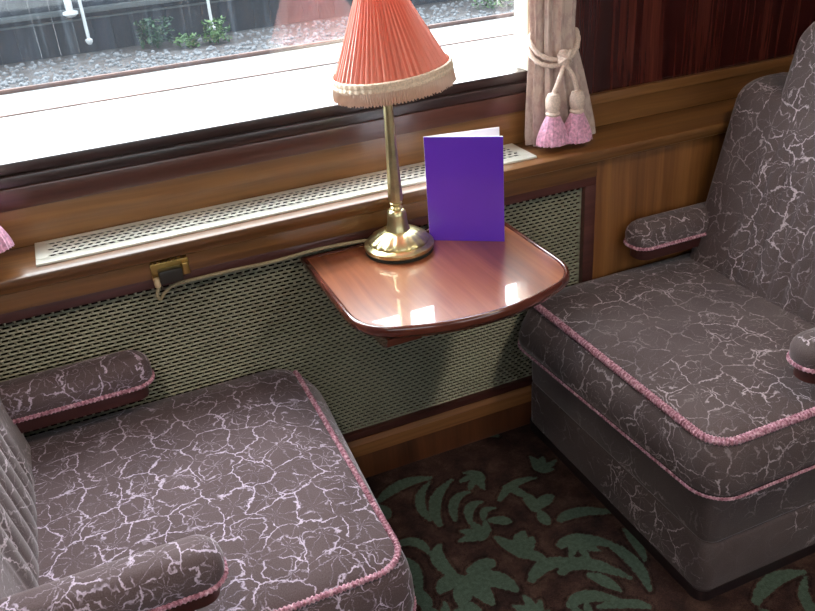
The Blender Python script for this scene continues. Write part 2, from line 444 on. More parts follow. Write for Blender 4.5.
def make_carpet():
    x0, x1, y0, y1, st = XL, XR, YF, YB, 0.005
    nx, ny = int((x1 - x0) / st) + 1, int((y1 - y0) / st) + 1
    xs = np.linspace(x0, x1, nx); ys = np.linspace(y0, y1, ny)
    TX, TY = 0.66, 0.74
    n_t = 240
    tx = (np.arange(n_t) + .5) / n_t * TX; ty = (np.arange(n_t) + .5) / n_t * TY
    GX, GY = np.meshgrid(tx, ty, indexing='ij')
    tile = np.zeros((n_t, n_t)); edge = np.zeros((n_t, n_t))
    for s in STROKES:
        for k in range(17):
            t = k / 16
            px = (1 - t) ** 2 * s[0] + 2 * t * (1 - t) * s[2] + t * t * s[4] - 0.45
            py = (1 - t) ** 2 * s[1] + 2 * t * (1 - t) * s[3] + t * t * s[5] + 0.78
            w = 1.22 * s[6] * (0.25 + 0.95 * math.sin(PI * min(1, 0.12 + 0.83 * t)))
            dx = (GX - px + TX / 2) % TX - TX / 2; dy = (GY - py + TY / 2) % TY - TY / 2
            q = np.sqrt(dx * dx + dy * dy)
            edge = np.maximum(edge, np.clip((w + .008 - q) / 0.006 + 0.5, 0, 1))
            tile = np.maximum(tile, np.clip((w - q) / 0.009 + 0.5, 0, 1) * (0.62 + 0.38 * np.clip(q / (w * .6), 0, 1)))
    tile = tile - .8 * edge * (tile < .08)
    ix = (((xs - 0.45) % TX) / TX * n_t).astype(int) % n_t
    iy = (((ys + 0.78) % TY) / TY * n_t).astype(int) % n_t
    leaf = tile[np.ix_(ix, iy)]
    V = np.zeros((nx, ny, 3)); V[..., 0] = xs[:, None]; V[..., 1] = ys[None, :]
    idx = np.arange(nx * ny).reshape(nx, ny)
    F = np.stack([idx[:-1, :-1], idx[1:, :-1], idx[1:, 1:], idx[:-1, 1:]], -1).reshape(-1, 4)
    me = bpy.data.meshes.new('floor')
    me.vertices.add(nx * ny); me.vertices.foreach_set('co', V.reshape(-1))
    me.loops.add(F.size); me.loops.foreach_set('vertex_index', F.reshape(-1).astype(np.int32))
    me.polygons.add(len(F)); me.polygons.foreach_set('loop_start', np.arange(0, F.size, 4, dtype=np.int32))
    me.update(calc_edges=True)
    at = me.attributes.new('leaf', 'FLOAT', 'POINT'); at.data.foreach_set('value', leaf.reshape(-1).astype(np.float32))
    me.materials.append(M['carpet'])
    o = bpy.data.objects.new('floor', me); COL.objects.link(o)
    return o
struct(make_carpet(), 'dark red carpet woven with green leaf scrolls', 'floor')

struct(bx('ceiling', M['ceiling_paint'], (XL, XR, YF, YB + .06, ZC, ZC + .04), bevel=0), 'cream carriage ceiling', 'ceiling')
struct(bx('wall_left', M['rosewood'], (XL - .04, XL, YF, YB + .06, 0, ZC), bevel=0), 'dark veneered end wall behind the left armchair', 'wall')
struct(bx('wall_right', M['rosewood'], (XR, XR + .04, YF, YB + .06, 0, ZC), bevel=0), 'dark veneered end wall behind the right armchair', 'wall')
# window wall: the lower wall stands forward (y = 0) under the ledge, the upper part is set back
WX0, WX1, WZ0, WZ1 = -0.25, 1.165, 1.0, 2.0
struct(bx('wall_rear', M['rosewood'], [(WX1 + .04, XR, YB, YB + .06, .95, ZC), (XL, WX0 - .04, YB, YB + .06, .95, ZC), (WX0 - .04, WX1 + .04, YB, YB + .06, WZ1, ZC),
                                       (XL, XR, YB, YB + .06, 0, .95)], bevel=0),
       'dark striped rosewood panel above the ledge beside the window', 'wall')
struct(bx('trim_1', M['oak'], [(XL, XR, YB - .012, YB, .86, .955), (WX1 + .03, XR, YB - .02, YB, .93, .958), (XL, WX0 - .03, YB - .02, YB, .93, .958)], bevel=.003),
       'honey coloured timber rail along the back of the ledge', 'trim')
# lower wall: right hand stile and panel, rail under the ledge, skirting
struct(bx('wall_rear_lower', M['oak_v'], [(1.302, 1.352, -.004, .05, .0, .83), (1.352, XR, .002, .05, .0, .83)], bevel=.0015),
       'honey coloured timber panel beside the brass heater grille', 'wall')
struct(bx('trim_2', M['oak'], [(XL, 1.302, -.006, .05, .772, .83)], bevel=.002), 'timber rail under the window ledge', 'trim')
struct(bx('baseboard_rear', M['skirting'], [(XL, .515, -.008, .05, 0, .095), (.5165, 1.302, -.008, .05, 0, .095)], bevel=.001), 'reddish skirting board below the heater grille', 'skirting')
m = MB(); m.loft([[(XL, -.014, .09), (XL, -.014, .128), (XL, -.006, .142), (XL, .05, .142), (XL, .05, .09)],
                  [(1.302, -.014, .09), (1.302, -.014, .128), (1.302, -.006, .142), (1.302, .05, .142), (1.302, .05, .09)]])
struct(m.build('trim_3', M['oak_matt'], smooth=False), 'honey coloured moulding along the top of the skirting', 'trim')

# window: sill boards, dark frame, cream jambs, pane
win = struct(thing('window_1', 'carriage window with a dark timber frame', 'window', (0.45, YB, .95)))
def wpart(name, mat, dims, bevel=.002):
    dims = dims if isinstance(dims[0], (tuple, list)) else [dims]
    return bx(name, mat, [(a - .45, b - .45, c - YB, d - YB, e - .95, g - .95) for a, b, c, d, e, g in dims], win, bevel)
wpart('sill_board', M['brown'], (WX0 - .04, WX1 + .035, .128, .15, .953, 1.003), .004)
wpart('sill_moulding', M['dark_sill'], [(WX0 - .04, WX1 + .035, .132, .165, 1.003, 1.028), (WX0 - .04, WX1 + .035, .146, .2, 1.028, 1.056)], .004)
wpart('jamb', M['cream'], (WX1, WX1 + .04, .14, .21, 1.056, WZ1), .003)
wpart('jamb', M['cream'], (WX0 - .04, WX0, .14, .21, 1.056, WZ1), .003)
wpart('head_frame', M['dark_sill'], (WX0, WX1, .14, .21, WZ1 - .05, WZ1), .003)
wpart('glass', M['glass'], (WX0, WX1, .183, .186, 1.05, WZ1 - .045), 0)

# aisle side wall with two more windows letting daylight in
FW = [(-1.1, .35), (.75, 2.15)]
fd = [(XL, XR, YF - .06, YF, 0, 1.0), (XL, XR, YF - .06, YF, 2.0, ZC), (XL, FW[0][0], YF - .06, YF, 1.0, 2.0), (FW[0][1], FW[1][0], YF - .06, YF, 1.0, 2.0), (FW[1][1], XR, YF - .06, YF, 1.0, 2.0)]
struct(bx('wall_front', M['oak_v'], fd, bevel=0), 'timber wall on the far side of the aisle', 'wall')
for i, (a, b) in enumerate(FW):
    w = struct(thing('window_%d' % (i + 2), 'window across the aisle', 'window', ((a + b) / 2, YF, 1.0)))
    h = (b - a) / 2
    bx('frame', M['dark_sill'], [(-h, h, -.05, .01, 0, .04), (-h, h, -.05, .01, .96, 1.0), (-h, -h + .04, -.05, .01, .04, .96), (h - .04, h, -.05, .01, .04, .96)], w, .003)
    bx('glass', M['glass'], (-h + .04, h - .04, -.03, -.027, .04, .96), w, 0)

# ------------------------------------------------------------------ heater grille below the ledge
def perforated(m, x0, x1, z0, z1, px, pz, hx, hz, y, dy, plane='xz', jit=0.0, slant=0.0):
    """staggered slots: each cell is a frame of four quads dished towards its hole"""
    rows = int(round((z1 - z0) / pz)); pz = (z1 - z0) / rows
    for r in range(rows):
        za, zb = z0 + r * pz, z0 + (r + 1) * pz
        xo = x0 - (px / 2 if r % 2 else 0)
        while xo < x1 - 1e-6:
            a, b = max(xo, x0), min(xo + px, x1)
            if b - a > px * 0.6:
                cx, cz = (a + b) / 2 + random.uniform(-jit, jit), (za + zb) / 2
                w, h = hx / 2, hz / 2
                s = slant * (1 if r % 2 else -1)
                o = [(a, za), (b, za), (b, zb), (a, zb)]
                q = [(cx - w - s, cz - h), (cx + w - s, cz - h), (cx + w + s, cz + h), (cx - w + s, cz + h)]
                pts = [(u, y, v) for u, v in o] + [(u, y + dy, v) for u, v in q] + [(u, y + dy * 2.2, v) for u, v in q]
                if plane == 'xy':
                    pts = [(u, v, -w_) for (u, w_, v) in pts]
                m.add(pts, [(0, 1, 5, 4), (1, 2, 6, 5), (2, 3, 7, 6), (3, 0, 4, 7), (4, 5, 9, 8), (5, 6, 10, 9), (6, 7, 11, 10), (7, 4, 8, 11)])
            elif b - a > 1e-6:
                pts = [(a, y, za), (b, y, za), (b, y, zb), (a, y, zb)]
                if plane == 'xy':
                    pts = [(u, v, -w_) for (u, w_, v) in pts]
                m.add(pts, [(0, 1, 2, 3)])
            xo += px
GX0, GX1, GZ0, GZ1 = -1.1, 1.266, .163, .752
g = thing('heater_grille', 'large brass slotted heater grille along the wall below the window ledge', 'grille', (.1, .0, .142))
gx, gz = -.1, -.142
m = MB(); perforated(m, GX0 + gx, GX1 + gx, GZ0 + gz, GZ1 + gz, .0205, .0104, .014, .0057, .014, .0026)
m.build('mesh', M['grille_metal'], g, smooth=False)
bx('frame', M['frame_wood'], [(GX0 + gx, 1.302 + gx, -.004, .03, .142 + gz, .163 + gz), (GX0 + gx, 1.302 + gx, -.004, .03, .748 + gz, .772 + gz),
                              (1.266 + gx, 1.302 + gx, -.004, .03, .163 + gz, .748 + gz), (GX0 + gx - .03, GX0 + gx, -.004, .03, .142 + gz, .772 + gz)], g, .002)
bx('backing', M['black'], (GX0 + gx, GX1 + gx, .045, .05, GZ0 + gz, GZ1 + gz), g, 0)
struct(bx('wall_rear_end', M['oak_v'], (XL, GX0 - .03, .0, .05, .142, .772), bevel=0), 'timber panel left of the heater grille', 'wall')

# ------------------------------------------------------------------ window ledge and its vent
led = thing('window_ledge', 'honey coloured timber ledge running under the window', 'ledge', (.4, .0, .82))
m = MB()
prof = [(.138, .822), (-.022, .822), (-.027, .826), (-.029, .834), (-.034, .84), (-.036, .85), (-.034, .857), (-.028, .86), (.138, .86)]
VX0, VX1, VY0, VY1 = -.148, 1.112, .0, .134
m.loft([[(XL - .4, y, z - .82) for y, z in prof], [(XR - .4, y, z - .82) for y, z in prof]])
m.build('board', M['oak'], led, angle=30)
v = thing('ledge_vent', 'long pierced nickel vent plate let into the window ledge', 'vent', (.5, .07, .86))
m = MB(); perforated(m, VX0 + .026 - .5, VX1 - .026 - .5, VY0 + .03 - .07, VY1 - .012 - .07, .0185, .0168, .0135, .0110, -.006, .001, 'xy', .0014, .0036)
m.build('pierced_plate', M['vent_metal'], v, smooth=False)
a, b, c, d = VX0 - .5, VX1 - .5, VY0 - .07, VY1 - .07
bx('rim', M['vent_metal'], [(a, b, c, c + .03, .0005, .0062), (a, b, d - .012, d, .0005, .0062), (a, a + .026, c + .03, d - .012, .0005, .0062), (b - .026, b, c + .03, d - .012, .0005, .0062)], v, .0012)
bx('backing', M['black'], (a + .02, b - .02, c + .025, d - .01, .0006, .0015), v, 0)

# wall socket on the rail under the ledge
s = thing('wall_socket', 'small brass wall socket on the rail under the ledge', 'socket', (.126, -.006, .768))
bx('backplate', M['rail_brass'], (-.044, .044, -.006, .0, .0, .042), s, .003)
m = MB()
for i in range(7):
    m.lathe([(.001, .0405), (.005, .042), (.005, .047), (.001, .049)], 10, -.036 + i * .012, -.003)
m.build('cresting', M['rail_brass'], s)
m = MB(); m.box(-.03, .024, -.03, -.006, -.002, .03); m.build('socket_body', M['rubber'], s, bevel=.005)
m = MB(); m.box(.026, .042, -.016, -.006, .004, .034); m.build('clip', M['rail_brass'], s, bevel=.004)
m = MB(); m.lathe([(.002, -.010), (.007, -.009), (.008, 0), (.007, .012), (.002, .014)], 16, -.036, -.018); m.build('plug', M['ivory'], s)

# ------------------------------------------------------------------ table
def table_outline():
    L = [(.436, -.004), (.436, -.12), (.436, -.24), (.436, -.33)]
    def bez(a, b, c, n=12):
        return [((1 - t) ** 2 * a[0] + 2 * t * (1 - t) * b[0] + t * t * c[0], (1 - t) ** 2 * a[1] + 2 * t * (1 - t) * b[1] + t * t * c[1]) for t in (k / n for k in range(1, n + 1))]
    L += bez((.436, -.33), (.438, -.42), (.505, -.446))
    L += bez((.505, -.446), (.705, -.534), (.905, -.448), 30)
    L += bez((.905, -.448), (.972, -.42), (.972, -.33))
    L += [(.972, -.24), (.972, -.12), (.972, -.004)]
    L += [(.972 - .536 * k / 12, -.004) for k in range(1, 12)]
    return L
def inset(L, d):
    out = []; n = len(L)
    for i in range(n):
        a, p, b = Vector(L[i - 1]), Vector(L[i]), Vector(L[(i + 1) % n])
        n1 = Vector((-(p - a).y, (p - a).x)).normalized(); n2 = Vector((-(b - p).y, (b - p).x)).normalized()
        nn = (n1 + n2); nn = nn / max(.3, nn.length_squared) * 2
        out.append((p.x + nn.x * d, p.y + nn.y * d))
    return out
TC = (.705, -.25)
tb = thing('wall_table', 'bow fronted polished mahogany table fixed to the wall between the armchairs', 'table', (TC[0], TC[1], .44))
OL = table_outline()
def trings(levels):
    return [[(x - TC[0], y - TC[1], z - .44) for x, y in inset(OL, d)] for d, z in levels]
m = MB(); m.loft(trings([(.03, .704), (.012, .708), (.005, .716), (.0, .722), (.0, .733), (.002, .738), (.005, .740), (.009, .740), (.012, .738), (.013, .736)]), True, False)
m.build('moulded_edge', M['table_edge'], tb)
m = MB(); m.loft(trings([(.0132, .7362), (.025, .736)]), False, True); m.build('tabletop', M['table_wood'], tb, smooth=False)
m = MB(); m.loft([[(x - TC[0], y - TC[1], z - .44) for y, z in ((-.006, .702), (-.425, .702), (-.42, .682), (-.395, .668), (-.2, .65), (-.05, .635), (-.006, .63))] for x in (.495, .575)])
m.build('bracket', M['table_edge'], tb, smooth=False)
m = MB(); m.loft([[(x - TC[0], y - TC[1], z - .44) for x, y in inset(OL, d)] for d, z in ((.05, .690), (.05, .705))]); m.build('apron', M['table_edge'], tb, smooth=False)

# ------------------------------------------------------------------ lamp
LX, LY, LZ = .667, -.088, .7365
lamp = thing('table_lamp', 'brass table lamp with a pleated coral shade on the wall table', 'lamp', (LX, LY, LZ))
m = MB(); m.lathe([(.078, 0), (.084, .001), (.085, .008), (.08, .011)], 56); m.build('felt_foot', M['felt'], lamp)
base_prof = [(.07, .008), (.084, .009), (.0865, .014), (.086, .02), (.08, .025), (.074, .027), (.075, .031), (.071, .036), (.062, .042), (.05, .049), (.04, .054), (.033, .056), (.02, .057)]
m = MB(); m.lathe(base_prof, 96, mod=lambda a, r, z: .0014 * math.sin(a * 18) if .03 < z < .05 else 0); m.build('base', M['brass'], lamp)
m = MB(); m.lathe([(.03, .052), (.0295, .058), (.0265, .066), (.0245, .08), (.0235, .095), (.0225, .102), (.018, .108), (.012, .11)], 40); m.build('bell', M['brass'], lamp)
m = MB()
m.lathe([(.008, .106), (.0135, .108), (.0155, .112), (.0135, .116), (.0105, .118), (.0145, .121), (.0155, .125), (.012, .129), (.008, .13)], 36)
m.build('collar', M['brass'], lamp)
m = MB(); m.lathe([(.01, .126), (.0175, .131), (.0185, .14), (.0165, .18), (.0135, .26), (.0115, .33), (.0105, .40), (.0105, .44), (.006, .445)], 10); m.build('stem', M['brass'], lamp, angle=20)
sh = bpy.data.objects.new('shade_pivot', None)
TILT = Matrix.Rotation(math.radians(-6.0), 4, f)
def tiltpt(p, piv=Vector((.0165, 0, .424))):
    q = Vector((p[0], p[1], p[2] - .40)); q = TILT @ q
    return (q.x + piv.x, q.y + piv.y, q.z + piv.z)
def shade_r(z):  # z above the lamp foot
    t = (z - .405) / .27
    return max(.03, .132 - .128 * t)
m = MB(); NP = 56 * 6
rings = []
for k in range(13):
    z = .405 + .22 * k / 12
    rings.append([tiltpt(((shade_r(z) + .0034 * math.sin(i * PI / 3) + .0008 * math.sin(i * .37)) * math.cos(2 * PI * i / NP), (shade_r(z) + .0034 * math.sin(i * PI / 3) + .0008 * math.sin(i * .37)) * math.sin(2 * PI * i / NP), z)) for i in range(NP)])
m.loft(rings, False, False)
shade = m.build('lamp_shade', M['shade'], lamp)
m = MB(); m.loft([[tiltpt(((r + .001 * math.sin(i * 1.3)) * math.cos(2 * PI * i / 240), (r + .001 * math.sin(i * 1.3)) * math.sin(2 * PI * i / 240), z)) for i in range(240)]
                  for r, z in ((.133, .398), (.1375, .400), (.1385, .404), (.136, .409), (.1375, .413), (.136, .419), (.132, .421))], False, False)
m.build('shade_trim', M['trim_pale'], shade)
m = MB(); NF = 150 * 4
rings = []
for k in range(6):
    z = .401 - .028 * k / 5
    amp = .0006 + .002 * k / 5
    rings.append([tiltpt(((.137 + amp * (math.sin(i * PI / 2) + .6 * math.sin(i * .21))) * math.cos(2 * PI * i / NF), (.137 + amp * (math.sin(i * PI / 2) + .6 * math.sin(i * .21))) * math.sin(2 * PI * i / NF),
                          z - (.0025 * math.sin(i * 1.17) if k == 5 else 0))) for i in range(NF)])
m.loft(rings, False, False)
m.build('fringe', M['fringe'], shade)
m = MB(); m.lathe([(.002, .44), (.014, .445), (.014, .47), (.012, .475), (.022, .5), (.029, .53), (.024, .55), (.008, .56)], 24); m.build('bulb', M['paper'], lamp)
cp = [(.09, -.026, .758), (.083, -.03, .742), (.088, -.026, .728), (.102, -.012, .735), (.13, -.009, .748), (.2, -.009, .750), (.28, -.009, .750), (.35, -.010, .748), (.41, -.014, .752), (.47, -.02, .757), (.54, -.026, .758), (.60, -.03, .755), (.625, -.035, .752)]
m = MB(); m.tube([(x - LX, y - LY, z - LZ) for x, y, z in catmull(cp, 8)], .0042, 8); m.build('power_cord', M['cord'], lamp)

# ------------------------------------------------------------------ folded purple card
bk = thing('folded_card', 'plain purple folded card standing open on the wall table beside the lamp', 'card', (.755, -.076, .7365))
def leaf(dx, dy, h, th, dz=0, x_off=0.0):
    d = Vector((dx, dy)).normalized(); nrm = Vector((-d.y, d.x)); L = Vector((dx, dy)).length
    m = MB(); vs = []
    for s_, t_ in ((x_off, 0), (L, 0), (L, th), (x_off, th)):
        p = d * s_ + nrm * t_
        vs.append(p)
    m.loft([[(p.x, p.y, z) for p in vs] for z in (dz, h)])
    return m
leaf(.155, -.107, .267, .0008).build('cover', M['purple'], bk, smooth=False)
m = leaf(.156, -.1055, .2675, .0012, .0005, .001)
m.v = [(x + .0006, y + .0012, z) for x, y, z in m.v]
m.build('page', M['paper'], bk, smooth=False)
leaf(.183, -.038, .268, .001).build('back_leaf', M['paper'], bk, smooth=False)

# ------------------------------------------------------------------ curtains with their tiebacks
def curtain(name, cx, cy, side, label):
    t = thing(name, label, 'curtain', (cx, cy, .862))
    prof = [(.866, .098, .034, .014), (.90, .096, .034, .014), (.98, .086, .034, .012), (1.05, .074, .033, .011), (1.11, .063, .031, .009), (1.15, .057, .029, .008), (1.19, .056, .03, .009), (1.25, .058, .032, .010), (1.35, .072, .036, .013), (1.55, .11, .042, .016), (1.8, .13, .044, .016), (2.05, .135, .044, .016)]
    N = 220; rings = []
    for z, hw, hd, amp in prof:
        tt = min(1.0, (z - .866) / .28)
        shift = side * (.034 * (1 - tt))
        r = []
        for i in range(N):
            a = 2 * PI * i / N
            ph = 11 * a + .5 * math.sin(z * 5 + 2 * a)
            k = 1 + (amp / hw) * (math.sin(ph) + .35 * math.sin(2.3 * ph + 1))
            r.append((shift + hw * k * math.cos(a), hd * (1 + (amp / hd) * .7 * (math.sin(ph) + .35 * math.sin(2.3 * ph + 1))) * math.sin(a), z - .862))
        rings.append(r)
    m = MB(); m.loft(rings)
    m.build('drape', M['curtain'], t)
    return t
def tassel(m_head, m_skirt, x, y, z, s=1.0):
    m_head.lathe([(.004, z + .012), (.012 * s, z + .008), (.0165 * s, z - .006), (.0165 * s, z - .028), (.013 * s, z - .038), (.0165 * s, z - .044), (.014 * s, z - .05)], 24, x, y)
    N = 96
    rings = []
    for k in range(9):
        q = k / 8
        r = (.014 + .025 * math.sin(q * 1.35)) * s
        rings.append([(x + (r + .0016 * q * (math.sin(i * PI / 2) + .8 * math.sin(i * .9))) * math.cos(2 * PI * i / N),
                       y + (r + .0016 * q * (math.sin(i * PI / 2) + .8 * math.sin(i * .9))) * .8 * math.sin(2 * PI * i / N), z - .046 - .078 * q - (.002 * math.sin(i * 1.7) if k == 8 else 0)) for i in range(N)])
    m_skirt.loft(rings)
def tieback(name, cx, cy, label, tass):
    zt = 1.135
    t = thing(name, label, 'tieback', (cx, cy, zt))
    path = []
    for i in range(65):
        a = 2 * PI * i / 64
        sag = -.05 * max(0, -math.sin(a)) + .014 * max(0, math.sin(a)) + .006 * math.cos(a)
        path.append((.069 * math.cos(a), .043 * math.sin(a), sag + .012))
    m = MB(); m.tube(path[:-1], lambda i: .0062 + .0009 * math.sin(i * 1.9), 8, closed=True)
    p2 = [(x * 1.04, y * 1.08, z - .012 + .012 * math.cos(k * .1)) for k, (x, y, z) in enumerate(path[:-1])]
    m.tube(p2, lambda i: .0062 + .0009 * math.sin(i * 1.9), 8, closed=True)
    m.build('loop', M['tie_cord'], t)
    m = MB(); m.lathe([(.002, -.06), (.012, -.056), (.018, -.042), (.017, -.026), (.010, -.016), (.002, -.014)], 20, .004, -.047)
    for q in (-1, 1):
        m.tube(catmull([(.004 - q * .018, -.049, -.02), (.004, -.063, -.032), (.004 + q * .016, -.051, -.046)], 8), .0065, 8)
    m.build('knot', M['tie_cord'], t)
    for (dx, dy, dz) in tass:
        m = MB(); m.tube(catmull([(.004, -.05, -.05), (.004 + (dx - .004) * .6, (dy - .05) / 2 - .008, -.085), (dx, dy, dz + .006)], 8), .0062, 8)
        cd = m.build('cord', M['tie_cord'], t)
        mh, ms = MB(), MB(); tassel(mh, ms, dx, dy, dz, 1.2)
        ts = mh.build('tassel', M['tie_cord'], t)
        ms.build('tassel_skirt', M['tassel'], ts)
    return t
curtain('curtain', 1.215, .092, 1, 'pale damask curtain gathered beside the dark rosewood panel')
tieback('curtain_tieback', 1.215, .092, 'beige cord tieback with two pink tassels on the curtain beside the rosewood panel',
        [(-.038, -.064, -.128), (.034, -.068, -.131)])
curtain('curtain', -.345, .092, -1, 'pale damask curtain above the left armchair')
tieback('curtain_tieback', -.345, .092, 'cord tieback whose pink tassel hangs at the left end of the ledge vent', [(.075, -.07, -.09), (.118, -.068, -.098)])
pole = thing('curtain_pole', 'brass curtain pole above the window', 'pole', (.45, .092, 2.07))
m = MB(); m.tube([(-1.05, 0, 0), (1.05, 0, 0)], .011, 16); m.build('pole', M['rail_brass'], pole)
for x in (-1.0, 1.0):
    bx('bracket', M['rail_brass'], (x - .01, x + .01, -.012, .058, -.012, .012), pole, .003)

# ------------------------------------------------------------------ armchairs
def armchair(label, x0, dx, br, wend, depth, slope, arm_x_wall, arm_x_aisle, fab_top, fab):
    cy = -.3975
    ch = thing('armchair', label, 'armchair', (x0, cy, 0))
    def mp(pts):
        return [(dx * p[0], p[1], p[2]) for p in pts]
    HW = .3875
    def plan(o, z, xb=None, rf=.034, rb=.02):
        xb = depth + .3 if xb is None else xb
        return mp(ring(-o, xb, -HW - .012 - o, HW - .0 + min(o, 0), max(.012, rf + o * .6), rb, z, 8))
    m = MB(); m.loft([plan(.004, 0, None, .026), plan(.004, .031, None, .026)]); m.build('plinth', M['plinth'], ch)
    m = MB(); m.loft([plan(.002, .03), plan(.003, .036), plan(.002, .163), plan(-.002, .169), plan(-.009, .173), plan(-.002, .177), plan(0, .183), plan(.004, .335)])
    m.build('seat_base', M['fabric_base'], ch, uv=True, angle=60)
    # cushion with bulging border and crowned top
    lev = [(.0, .318), (.024, .318), (.031, .325), (.033, .345), (.03, .375), (.022, .41), (.01, .44), (.0, .45), (-.008, .457), (-.025, .464), (-.05, .47), (-.085, .475), (-.13, .479), (-.19, .482)]
    m = MB(); rr = []
    for o, z in lev:
        xb = depth + .09 + min(0, o) * .4
        rr.append(mp(ring(-o, xb, -HW - o * .95, HW + (min(o, 0) * .9), max(.012, .062 + o * .5), .02, z, 10)))
    def skew(pts):
        out = []
        for x, y, z in pts:
            k = max(0, min(1, (.455 - z) / .1)) * max(0, min(1, 1 - dx * x / .2))
            q = (y + HW) / (2 * HW)
            out.append((x - dx * k * (-.012 + .046 * q), y, z + k * .018 * q))
        return out
    rr = [skew(r) for r in rr]
    m.loft(rr); cu = m.build('seat_cushion', fab_top, ch, uv=True, angle=70)
    def border(o, z, drop=0.0):
        r = ring(-o, depth + .05, -HW - o * .95, HW + min(o, 0), .062 + o * .5, .01, z, 10)
        # open path: near back corner -> front -> wall back corner
        n = len(r); near_back = r[11]; front = r[10::-1]; wall = r[n - 1:n - 12:-1]
        pts = [(depth + .05, r[10][1], z)] + front + wall[:wend]
        return resample(skew(mp(pts)), .0026)
    m = MB(); P = border(.003, .4525)
    m.tube(P, lambda i: br + .0017 * math.sin(i * 2 * PI * .0026 / .0085), 8); m.build('braid', M['braid'], cu)
    m = MB(); P = border(.0315, .3165)
    m.tube(P, lambda i: .0036 + .0008 * math.sin(i * 2 * PI * .0026 / .008), 8); m.build('welt', M['braid'], cu)
    # backrest: smooth border, fluted middle
    zb, zt = .325, .985
    rings = []
    NF = 150; K = 26
    for k in range(K + 9):
        if k <= K:
            z = zb + (zt - .055 - zb) * k / K; e = 0
        else:
            t = (k - K) / 8; a = t * PI / 2
            z = zt - .055 + .055 * math.sin(a); e = .055 * (1 - math.cos(a))
        xf = depth + slope * (z - .47) + e
        win_ = max(0, min(1, (z - .47) / .05)) * max(0, min(1, (zt - .06 - z) / .1))
        pts = []
        ya, yb2 = -HW + .01 + e * .6, HW - .035 - e * .6
        rc = .05
        for i in range(NF + 1):
            y = ya + (yb2 - ya) * i / NF
            dd = min(y - ya, yb2 - y)
            x = xf + (rc - math.sqrt(max(0, rc * rc - (rc - min(dd, rc)) ** 2)))
            mask = max(0.0, min(1.0, (.215 - abs(y + .01)) / .04))
            fl = abs(math.cos(PI * (y + .01) / .056))
            x -= mask * win_ * (.011 * fl ** .6 - .002)
            x -= .012 * (1 - ((y + .01) / .39) ** 2)
            pts.append((x, y, z))
        xbk = depth + .30 - e * .3
        pts += [(xf + .09, yb2, z), (xbk - .02, yb2, z), (xbk, yb2 - .02, z), (xbk, ya + .02, z), (xbk - .02, ya, z), (xf + .09, ya, z)]
        rings.append(mp(pts))
    m = MB(); m.loft(rings); m.build('backrest', fab, ch, uv=True, angle=60)
    # headrest cushion standing above the backrest
    rings = []
    for (t, e) in ((0, .05), (.006, .03), (.02, .012), (.045, 0), (.09, 0), (.12, .015), (.13, .04)):
        r = ring(.93 + e * .2, 1.165 - e, -.205 + e, .205 - e, .02, max(.01, .065 - e * .6), 0, 8)
        rings.append(mp([(depth + slope * (p[0] - .47) - .005 + t, p[1], p[0]) for p in r]))
    m = MB(); m.loft(rings); m.build('headrest', fab, ch, uv=True, angle=60)
    # armrests: padded top, pink braid, dark rail; both carried by the backrest
    for (ya, yb2, ax, dz) in ((.292, .382, arm_x_wall, 0), (-.385, -.298, arm_x_aisle, -.008)):
        xe = depth + .12
        m = MB(); rr = []
        for o, z in ((-.006, .553), (0, .558), (.004, .57), (.005, .59), (.002, .603), (-.006, .615), (-.018, .625), (-.03, .629)):
            rr.append(mp(ring(ax - o, xe, ya - o, yb2 + o, min(max(.008, .04 + o * .8), (yb2 - ya + 2 * o) / 2 - .001), .008, z + dz, 8)))
        m.loft(rr); ar = m.build('armrest', fab_top, ch, uv=True, angle=70)
        r = ring(ax - .003, xe, ya - .003, yb2 + .003, .042, .005, .561 + dz, 8)
        pts = [(xe, r[8][1], .561 + dz)] + r[8::-1] + r[:26:-1] + [(xe, r[27][1], .561 + dz)]
        P = resample(mp(pts), .0026)
        m = MB(); m.tube(P, lambda i: .0052 + .0013 * math.sin(i * 2 * PI * .0026 / .0085), 8); m.build('braid', M['braid'], ar)
        m = MB(); m.loft([mp(ring(ax + .012, xe, ya + .008, yb2 - .008, .032, .008, z + dz, 8)) for z in (.52, .526, .556)]); m.build('rail', M['arm_wood'], ar, bevel=0, angle=50)
    return ch
armchair('mauve leaf patterned armchair at the right, its front facing the table and lamp', 1.078, 1, .0092, 10, .52, .235, .31, .25, M['fabric_soft'], M['fabric_soft'])
armchair('mauve leaf patterned armchair at the lower left, beneath the ledge vent and wall socket', .365, -1, .0058, 3, .635, .16, .34, .315, M['fabric'], M['fabric_soft'])

# ------------------------------------------------------------------ unseen fill lamps added at the ceiling to brighten the interior
for i, (x, y) in enumerate(((-.3, -1.25), (1.5, -1.25))):
    cl = thing('fill_light', 'added unseen fill lamp ' + ('over the left armchair' if i == 0 else 'over the right armchair'), 'fill lamp', (x, y, ZC))
    m = MB(); m.lathe([(.13, -.001), (.13, -.03), (.12, -.035), (.12, -.001)], 40); m.build('rim', M['rail_brass'], cl)
    L = bpy.data.lights.new('fill_lamp', 'AREA'); L.shape = 'DISK'; L.size = .24; L.energy = 9; L.color = (1, .86, .7)
    lo = bpy.data.objects.new('fill_lamp', L); COL.objects.link(lo); lo.location = (x, y, ZC - .04)

